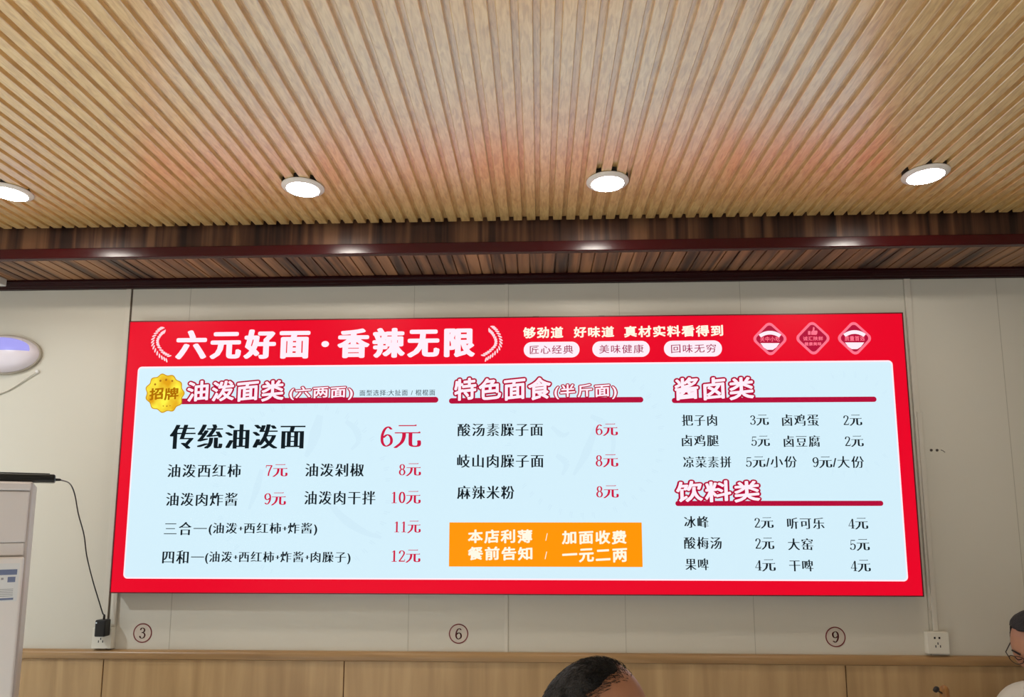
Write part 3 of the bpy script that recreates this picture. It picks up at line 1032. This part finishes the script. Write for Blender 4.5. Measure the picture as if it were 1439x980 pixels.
def head_shape(nu=72, nv=54, ears=True):
    """head around its middle: face towards -y, z up, chin at -0.118, crown at +0.112"""
    g = lambda x, s: math.exp(-(x / s) ** 2)
    V, F = [], []
    for j in range(nv + 1):
        ph = -PI / 2 + PI * j / nv
        for i in range(nu):
            th = 2 * PI * i / nu
            x, y, z = math.cos(ph) * math.sin(th), -math.cos(ph) * math.cos(th), math.sin(ph)
            X, Y, Z = .076 * x, .096 * y + .004, .114 * z
            low = ss(.02, -.115, Z)
            X *= 1 - .30 * low * low
            if Y > 0:
                Y *= 1 - .38 * ss(.0, -.11, Z)
                Y += .008 * g(Z - .03, .05) * g(X, .06)
            else:
                if Z < 0:
                    Y *= math.cos(ph) ** -.55 if math.cos(ph) > .05 else 3.0
                    X *= 1 + .10 * ss(-.02, -.08, Z)
                Y *= 1 - .08 * ss(-.02, -.06, Z) + .05 * g(Z + .105, .022) * g(X, .03)
                X *= 1 - .05 * g(Z - .035, .03) * ss(-.03, -.08, Y)
                fr = ss(.02, -.06, Y)
                Y -= fr * (.006 * g(Z - .028, .013) * g(abs(X) - .028, .022))                       # brow
                Y += fr * (.009 * g(Z - .008, .014) * g(abs(X) - .030, .016))                       # eye sockets
                Y -= fr * (.0045 * g(Z - .006, .008) * g(abs(X) - .030, .013))                      # lids
                nz = ss(.022, -.030, Z) * ss(-.048, -.034, Z)
                Y -= fr * (.024 * nz * g(X, .0105))                                                 # nose
                Y -= fr * (.008 * g(Z + .036, .007) * g(abs(X) - .011, .007))                       # nostrils
                Y -= fr * (.006 * g(Z + .020, .024) * g(abs(X) - .046, .020))                       # cheeks
                Y -= fr * (.0065 * (g(Z + .060, .006) + g(Z + .073, .007)) * g(X, .022))            # lips
                Y += fr * (.004 * g(Z + .0665, .0035) * g(X, .024))
                Y -= fr * (.007 * g(Z + .102, .016) * g(X, .022))                                   # chin
            V.append(Vector((X, Y, Z)))
    for j in range(nv):
        for i in range(nu):
            k = (i + 1) % nu
            F.append((j * nu + i, j * nu + k, (j + 1) * nu + k, (j + 1) * nu + i))
    if ears:
        for s in (-1, 1):
            b = len(V)
            m, n = 10, 18
            for j in range(m + 1):
                a = -PI / 2 + PI * j / m
                for i in range(n):
                    t = 2 * PI * i / n
                    p = Vector((.007 * math.cos(a) * math.cos(t), .017 * math.cos(a) * math.sin(t), .031 * math.sin(a)))
                    p.y += .006 * math.sin(a)
                    p = Matrix.Rotation(-s * .45, 3, 'Z') @ p
                    V.append(p + Vector((s * .079, .012, -.006)))
            for j in range(m):
                for i in range(n):
                    k = (i + 1) % n
                    F.append((b + j * n + i, b + j * n + k, b + (j + 1) * n + k, b + (j + 1) * n + i))
    return V, F


def eval_copy(o):
    dg = bpy.context.evaluated_depsgraph_get()
    dg.update()
    return bpy.data.meshes.new_from_object(o.evaluated_get(dg), depsgraph=dg)


def skin_mesh(bones, radii, root):
    me = bpy.data.meshes.new('tmp')
    names = list(radii)
    idx = {k: i for i, k in enumerate(names)}
    me.from_pydata([bones['pos'][k] for k in names], [(idx[a], idx[b]) for a, b in bones['edges']], [])
    o = bpy.data.objects.new('tmp', me)
    COL.objects.link(o)
    o.modifiers.new('skin', 'SKIN')
    for k in names:
        r = radii[k]
        me.skin_vertices[0].data[idx[k]].radius = r if isinstance(r, tuple) else (r, r)
        me.skin_vertices[0].data[idx[k]].use_root = (k == root)
    sb = o.modifiers.new('s', 'SUBSURF')
    sb.levels = 2
    out = eval_copy(o)
    bpy.data.objects.remove(o)
    return out


def remesh(meshes, voxel, smooth=4):
    bm = bmesh.new()
    for m in meshes:
        bm.from_mesh(m)
    me = bpy.data.meshes.new('tmp')
    bm.to_mesh(me)
    bm.free()
    o = bpy.data.objects.new('tmp', me)
    COL.objects.link(o)
    r = o.modifiers.new('r', 'REMESH')
    r.mode = 'VOXEL'
    r.voxel_size = voxel
    s = o.modifiers.new('s', 'SMOOTH')
    s.iterations = smooth
    s.factor = .5
    out = eval_copy(o)
    bpy.data.objects.remove(o)
    return out


def mesh_part(name, me, m, parent, smooth=True):
    me.materials.clear()
    me.materials.append(m)
    for p in me.polygons:
        p.use_smooth = smooth
    me.name = name
    o = bpy.data.objects.new(name, me)
    COL.objects.link(o)
    o.parent = parent
    return o


def shell(src, keep, off, thick, noise_amp=0.0, noise_scale=20.0):
    """faces of src that `keep` accepts, lifted off the skin and given thickness"""
    bm = bmesh.new()
    bm.from_mesh(src)
    bm.normal_update()
    kill = [f for f in bm.faces if not keep(f.calc_center_median())]
    bmesh.ops.delete(bm, geom=kill, context='FACES')
    bm.verts.ensure_lookup_table()
    base = [(v.co.copy(), v.normal.copy()) for v in bm.verts]
    fo = off if callable(off) else (lambda p: off)
    for v, (c, nn) in zip(bm.verts, base):
        d = fo(c)
        if noise_amp:
            d += noise_amp * noise.noise(c * noise_scale)
        v.co = c + nn * d
    for _ in range(2):
        bmesh.ops.smooth_vert(bm, verts=[v for v in bm.verts if v.is_boundary], factor=.5, use_axis_x=True, use_axis_y=True, use_axis_z=True)
    me = bpy.data.meshes.new('tmp')
    bm.to_mesh(me)
    bm.free()
    o = bpy.data.objects.new('tmp', me)
    COL.objects.link(o)
    s = o.modifiers.new('s', 'SOLIDIFY')
    s.thickness = thick
    s.offset = -1
    out = eval_copy(o)
    bpy.data.objects.remove(o)
    return out


def person(loc, rz, label, skin, shirt, trousers, shoes, hair, hair_keep, head_at, head_rot, lean=.06, hair_off=.008, glasses=False, hair_noise=.002, strands=None, asleep=False, size=1.0):
    """seated person; local origin on the floor under the hips, facing -y; head_at in local coordinates"""
    e = empty('person', loc, label, 'person', rz=rz)
    e.scale = (size, size, size)
    H = Vector(head_at)
    hip = Vector((0, 0, .50))
    neck = H + head_rot @ Vector((0, .030, -.105))
    nb = Vector((H.x * .6, neck.y * .75 + .03, neck.z - .085))
    chest = hip.lerp(nb, .70) + Vector((0, .015, 0))
    waist = hip.lerp(nb, .34) + Vector((0, .01, 0))
    P = {'hip': hip, 'waist': waist, 'chest': chest, 'nb': nb, 'neck': neck, 'skull': H}
    Rr = {'hip': (.155, .115), 'waist': (.135, .105), 'chest': (.150, .112), 'nb': (.072, .066), 'neck': (.055, .058), 'skull': (.05, .055)}
    E = [('hip', 'waist'), ('waist', 'chest'), ('chest', 'nb'), ('nb', 'neck'), ('neck', 'skull')]
    hands = []
    for s, t in ((-1, 'L'), (1, 'R')):
        sh = chest + Vector((s * .175, -.005, .085))
        el = sh + Vector((s * .055, -.10, -.255))
        wr = el + Vector((-s * .08, -.225, .055))
        kn = hip + Vector((s * .10, -.42, .0))
        an = Vector((s * .11, -.44, .09))
        hp = hip + Vector((s * .095, -.03, -.01))
        P.update({t + 'cl': chest + Vector((s * .10, 0, .095)), t + 'sh': sh, t + 'el': el, t + 'fa': el.lerp(wr, .35), t + 'wr': wr, t + 'hp': hp, t + 'th': hp.lerp(kn, .45), t + 'kn': kn,
                  t + 'ca': kn.lerp(an, .35) + Vector((0, .02, 0)), t + 'an': an, t + 'he': an + Vector((0, .035, -.055)), t + 'ba': an + Vector((0, -.10, -.062)), t + 'to': an + Vector((0, -.165, -.068))})
        Rr.update({t + 'cl': .075, t + 'sh': .060, t + 'el': .043, t + 'fa': .042, t + 'wr': (.030, .022), t + 'hp': .085, t + 'th': .080, t + 'kn': .058, t + 'ca': .054, t + 'an': .037, t + 'he': .030, t + 'ba': (.042, .026), t + 'to': (.034, .018)})
        E += [('chest', t + 'cl'), (t + 'cl', t + 'sh'), (t + 'sh', t + 'el'), (t + 'el', t + 'fa'), (t + 'fa', t + 'wr'), ('hip', t + 'hp'), (t + 'hp', t + 'th'), (t + 'th', t + 'kn'), (t + 'kn', t + 'ca'), (t + 'ca', t + 'an'), (t + 'an', t + 'he'), (t + 'an', t + 'ba'), (t + 'ba', t + 'to')]
        hands.append((s, wr, (wr - el).normalized()))
    body = skin_mesh({'pos': P, 'edges': E}, Rr, 'hip')
    parts = [body]
    for s, wr, d in hands:                          # palm, four unequal curled fingers and a thumb from the side of the palm
        side = Vector((1, 0, 0)) * -s
        side = (side - d * side.dot(d)).normalized()     # towards the thumb (inner side)
        up = d.cross(side) * (1 if d.cross(side).z > 0 else -1)
        pos = {'w': wr - d * .02, 'p': wr + d * .045, 'k': wr + d * .085}
        rad = {'w': (.026, .020), 'p': (.038, .016), 'k': (.036, .013)}
        parts.append(skin_mesh({'pos': pos, 'edges': [('w', 'p'), ('p', 'k')]}, rad, 'w'))
        for q, (o_, L) in enumerate(((.030, .072), (.010, .082), (-.010, .076), (-.030, .060))):
            b = wr + d * .078 + side * o_
            p1 = b + d * L * .42 - up * .004
            p2 = p1 + (d * .8 - up * .6) * L * .33
            p3 = p2 + (d * .45 - up * .9) * L * .25
            parts.append(skin_mesh({'pos': {'a': b - d * .02, 'b': b, 'c': p1, 'd': p2, 'e': p3}, 'edges': [('a', 'b'), ('b', 'c'), ('c', 'd'), ('d', 'e')]}, {'a': .009, 'b': .0095, 'c': .009, 'd': .0082, 'e': .007}, 'a'))
        b = wr + d * .022 + side * .028
        p1 = b + (d * .6 + side * .75).normalized() * .040
        p2 = p1 + (d * .9 + side * .25 - up * .2).normalized() * .030
        parts.append(skin_mesh({'pos': {'a': wr + d * .012 + side * .01, 'b': b, 'c': p1, 'd': p2}, 'edges': [('a', 'b'), ('b', 'c'), ('c', 'd')]}, {'a': .013, 'b': .0125, 'c': .0105, 'd': .0085}, 'a'))
    hv, hf = head_shape()
    hm = bpy.data.meshes.new('tmp')
    hm.from_pydata([H + head_rot @ v for v in hv], [], hf)
    parts.append(hm)
    bm_ = remesh(parts, .0052, 3)
    mesh_part('body', bm_, skin, e)
    inv = head_rot.inverted()
    loc_h = lambda p: inv @ (p - H)
    isarm_hand = lambda p: any((p - wr).dot(d) > -.005 and (p - wr).length < .22 and ((p - wr) - d * (p - wr).dot(d)).length < .085 for s, wr, d in hands)
    ishead = lambda p: loc_h(p).z > -.135 and loc_h(p).length < .165
    near_neck = lambda p: (p - nb).dot((neck - nb).normalized()) > .018 and (p - nb).length < .22
    legs = lambda p: p.z < .455 or (p.y < -.14 and p.z < .62 and min((p - P['Lkn']).length, (p - P['Rkn']).length, (p - P['Lth']).length, (p - P['Rth']).length) < .26 and not isarm_hand(p) and not any((p - wr.lerp(wr - d * .25, tt)).length < .07 for s, wr, d in hands for tt in (0, .35, .7, 1)))
    foot = lambda p: p.z < .075
    top = lambda p: not isarm_hand(p) and not near_neck(p) and not (p - H).length < .13
    mesh_part('shirt', shell(bm_, lambda p: top(p) and not legs(p), .012, .005, .004, 9), shirt, e)
    mesh_part('trousers', shell(bm_, lambda p: legs(p) and p.z > .085 and not isarm_hand(p), .013, .005, .003, 9), trousers, e)
    mesh_part('shoe', shell(bm_, lambda p: foot(p) and p.x < 0, .008, .004), shoes, e)
    mesh_part('shoe', shell(bm_, lambda p: foot(p) and p.x > 0, .008, .004), shoes, e)
    mesh_part('hair', shell(bm_, lambda p: (p - H).length < .15 and hair_keep(loc_h(p)), (lambda p: hair_off(loc_h(p))) if callable(hair_off) else hair_off, .007, hair_noise, 70), hair, e)
    # collar
    ax = (neck - nb).normalized()
    u = ax.cross(Vector((1, 0, 0))).normalized()
    v_ = ax.cross(u)
    mb = MB()
    ring = []
    for k in range(29):
        a = 2 * PI * k / 28
        ring.append(nb + ax * (.018 + .012 * math.cos(a)) + (v_ * math.sin(a) * .078 + u * math.cos(a) * .080))
    mb.tube(ring, .011, 8)
    mb.build('collar', shirt, e, smooth=True)
    ho = [o for o in children(e) if o.name.startswith('hair')][0]
    ho['kind'] = 'stuff'
    if strands:
        strand_hair(ho, bm_, H, head_rot, strands)
    for s in (-1, 1):
        pts = [H + head_rot @ Vector((s * x, y, z)) for x, y, z in ((.014, -.0945, .026), (.028, -.0915, .032), (.044, -.080, .029))]
        MB().tube(spline(pts, 5), .0032, 8).build('eyebrow', hair, e, smooth=True)
        if asleep:
            pts = [H + head_rot @ Vector((s * x, y, z)) for x, y, z in ((.018, -.088, .003), (.030, -.0915, -.0005), (.042, -.083, .003))]
            MB().tube(spline(pts, 5), .0018, 8).build('eyelash', hair, e, smooth=True)
            continue
        c = H + head_rot @ Vector((s * .030, -.0738, .007))
        mb = MB()
        mb.lathe([(.001, -.0115), (.006, -.0098), (.0095, -.0065), (.0115, 0), (.0095, .0065), (.006, .0098), (.001, .0115)], seg=20)
        mb.v = [tuple(c + Vector(q)) for q in mb.v]
        ey = mb.build('eye', M_eye, e, smooth=True)
        c2 = H + head_rot @ Vector((s * .030, -.0850, .006))
        mb = MB().lathe([(.0048, -.0012), (.0042, .0006), (.001, .0012)], seg=16, ax='y')
        mb.v = [tuple(c2 + head_rot @ Vector((q[0], -q[1], q[2]))) for q in mb.v]
        mb.build('iris', M_dark, ey, smooth=True)
    pts = [H + head_rot @ Vector(q) for q in ((-.022, -.080, -.066), (-.010, -.0895, -.0645), (0, -.0912, -.0655), (.010, -.0895, -.0645), (.022, -.080, -.066))]
    MB().tube(spline(pts, 4), [.002] + [.004] * (len(spline(pts, 4)) - 2) + [.002], 8).build('lips', M_lips, e, smooth=True)
    if glasses:
        mb = MB()
        for s in (-1, 1):
            rg = [H + head_rot @ Vector((s * .033 + .024 * math.cos(2 * PI * k / 20), -.101 + .008 * abs(math.cos(2 * PI * k / 20)), .004 + .017 * math.sin(2 * PI * k / 20))) for k in range(21)]
            mb.tube(rg, .0014, 6)
            mb.tube([H + head_rot @ Vector(q) for q in ((s * .057, -.093, .008), (s * .074, -.072, .010), (s * .0795, -.005, .010), (s * .079, .020, -.002))], .0018, 6)
        mb.tube([H + head_rot @ Vector(q) for q in ((-.010, -.102, .006), (0, -.106, .009), (.010, -.102, .006))], .0014, 6)
        mb.build('glasses', M_dark, e, smooth=True)
    return e


def strand_hair(o, src, H, rot, density):
    """short strands added to the hair; density(p) = strands wanted at a place on the head (0..1)"""
    inv = rot.inverted()
    rnd = random.Random(11)
    mb = MB()
    src.update()
    for f in src.polygons:
        c = Vector(f.center)
        if (c - H).length > .15:
            continue
        p = inv @ (c - H)
        n = density(p)
        for _ in range(int(n + rnd.random())):
            nn = Vector(f.normal)
            back = (rot @ Vector((rnd.uniform(-.5, .5), .9, -.5 + rnd.uniform(-.3, .3))))
            back = (back - nn * back.dot(nn)).normalized()
            b = c + back.cross(nn) * rnd.uniform(-.003, .003) + back * rnd.uniform(-.003, .003) - nn * .001
            L = rnd.uniform(.010, .020)
            sd = back.cross(nn) * .00045
            m1 = b + nn * L * .28 + back * L * .45
            t = b + nn * L * .30 + back * L
            mb.add([b - sd, b + sd, b + nn * .0008, m1 - sd, m1 + sd, m1 + nn * .0008, t], [(0, 1, 4, 3), (1, 2, 5, 4), (2, 0, 3, 5), (3, 4, 6), (4, 5, 6), (5, 3, 6)])
    bm = bmesh.new()
    bm.from_mesh(o.data)
    me = bpy.data.meshes.new('tmp')
    me.from_pydata(mb.v, [], mb.f)
    bm.from_mesh(me)
    bm.to_mesh(o.data)
    bm.free()


def stool(x, y, lb, hz=1.0):
    r = empty('round_stool', (x, y, 0), lb, 'stool', 'stools')
    r.scale.z = hz
    MB().lathe([(.145, .372), (.150, .376), (.150, .388), (.145, .392), (.05, .393)], seg=36).build('seat', M_stool, r, smooth=True)
    for i in range(4):
        a = PI / 4 + i * PI / 2
        MB().tube([(.10 * math.cos(a), .10 * math.sin(a), .374), (.15 * math.cos(a), .15 * math.sin(a), 0)], .011, 10).build('leg', M_dark, r, smooth=True)


M_eye = mat('eye_white', (226, 220, 212), rough=.2)
M_lips = mat('lip_skin', (150, 84, 74), rough=.45)
M_stool = mat('tan_stool_seat', (170, 124, 76), rough=.5)
M_skin1 = mat('tanned_skin', (176, 124, 96), rough=.42, bump=(60, .1), var=.06)
M_skin2 = mat('warm_skin', (184, 132, 104), rough=.45, bump=(60, .1), var=.06)
M_hair = mat('black_hair', (15, 13, 13), rough=.55, bump=(220, .6))
M_hair1 = mat('thin_dark_hair', (26, 22, 20), rough=.6, bump=(260, .8))
M_shirt1 = mat('grey_cloth', (74, 76, 82), rough=.85, bump=(40, .25))
M_shirt2 = mat('white_cloth', (226, 220, 208), rough=.85, bump=(40, .25))
M_trous = mat('dark_trousers', (38, 38, 44), rough=.85)
M_shoe = mat('dark_shoes', (30, 26, 24), rough=.5)

# the man in front, seen only by the top of his head, turned to the right
HD = 1.25                               # how far in front of the camera he sits
ctr = CAM + ray(842, 1019) * HD
ROT1 = Matrix.Rotation(math.radians(4), 3, 'Z') @ Matrix.Rotation(math.radians(10), 3, 'X')
rz1 = math.radians(90 + 4)
hx = ctr.z
off = Matrix.Rotation(rz1, 3, 'Z') @ Vector((0, -.06, 0))


def line1(p):
    # the receding hairline: further back at the temple than on the crown
    return .022 - .050 * ss(.055, .108, p.z)


def hair1(p):
    if p.z < -.005:
        return p.y > .012 - .0 and p.z > -.07 and not (abs(p.x) > .0765 and p.y < .04)
    return p.y > line1(p) + .022 + .012 * noise.noise(p * 60)


def thin1(p):
    if p.z < .0 or p.y < line1(p) - .03:
        return 0
    d = p.y - line1(p)
    if p.z > .085 and -.02 < d < 0 and abs(p.x) < .05:
        return .35
    return .0 if d < 0 else .9 + 40 * min(d, .03)


person((ctr.x - off.x, ctr.y - off.y, 0), rz1, 'person with balding dark hair seated in front, cut by the bottom edge',
       M_skin1, M_shirt1, M_trous, M_shoe, M_hair1, hair1, (0, -.06, hx), ROT1,
       hair_off=lambda p: .001 + .004 * ss(.02, .07, p.y), hair_noise=.0015, strands=thin1)
stool(ctr.x - off.x, ctr.y - off.y + .0, 'stool under the balding person in front of the board')

# the man in white at the right edge, head bent down
D2 = 2.36
K2 = .95
c2 = CAM + ray(1458, 908) * D2
ROT2 = Matrix.Rotation(math.radians(6), 3, 'Z') @ Matrix.Rotation(math.radians(30), 3, 'X')
rz2 = math.radians(-64)
off2 = Matrix.Rotation(rz2, 3, 'Z') @ Vector((0, -.15, 0))


def hair2(p):
    if abs(p.x) > .0775 and -.03 < p.y < .045 and p.z < .03:
        return False
    if p.y < -.005:
        return p.z > .092 - .016 * ss(.03, .07, abs(p.x))
    if p.y < .02:
        return p.z > .02
    return p.z > (-.02 if p.y < .04 else -.06)


person((c2.x - off2.x * K2, c2.y - off2.y * K2, 0), rz2, 'person in a white shirt with short black hair at the right edge, head bent down',
       M_skin2, M_shirt2, M_trous, M_shoe, M_hair, hair2, (0, -.15, c2.z / K2), ROT2, size=K2,
       hair_off=lambda p: .006 + .010 * ss(.06, .10, p.z) + .010 * ss(-.02, -.08, p.y) * ss(.05, .08, p.z), glasses=True, asleep=True)
stool(c2.x - off2.x * K2, c2.y - off2.y * K2, 'stool under the person in white at the right edge', .90)

# a wooden pole by the wall, only its rounded top shows over the bottom edge
pc = CAM + ray(1326.5, 963) * 2.50
ch = empty('wooden_pole', (pc.x, pc.y, 0), 'tan wooden pole with a dark catch standing by the wall below the right socket', 'pole')
M_cw = wood('honey_timber', (138, 92, 44), (176, 126, 70), (200, 150, 92), (30, 30, 3), rough=.4)
ZT = pc.z
pts = [(0, 0, .02), (0, 0, .5), (0, 0, ZT - .05), (0, 0, ZT - .016), (0, 0, ZT - .006), (0, 0, ZT)]
MB().tube(pts, [.0165, .0165, .0165, .0160, .0115, .002], 20).build('shaft', M_cw, ch, smooth=True)
MB().lathe([(.12, 0), (.12, .012), (.11, .020), (.03, .026), (.022, .05)], seg=40).build('base', M_dark, ch, smooth=True)
kp = CAM + ray(1315.5, 969.5) * 2.48 - Vector((pc.x, pc.y, 0))
kn = MB().lathe([(.002, -.011), (.007, -.009), (.0095, 0), (.008, .008), (.003, .012)], seg=16).build('catch', M_dark, ch, smooth=True)
kn.location = kp
kn.rotation_euler = (0, math.radians(40), 0)
cst = MB().tube([tuple(kp), (kp.x * .5, kp.y * .5, kp.z - .012), (0, 0, ZT - .034)], .0035, 8).build('catch_arm', M_dark, ch, smooth=True)
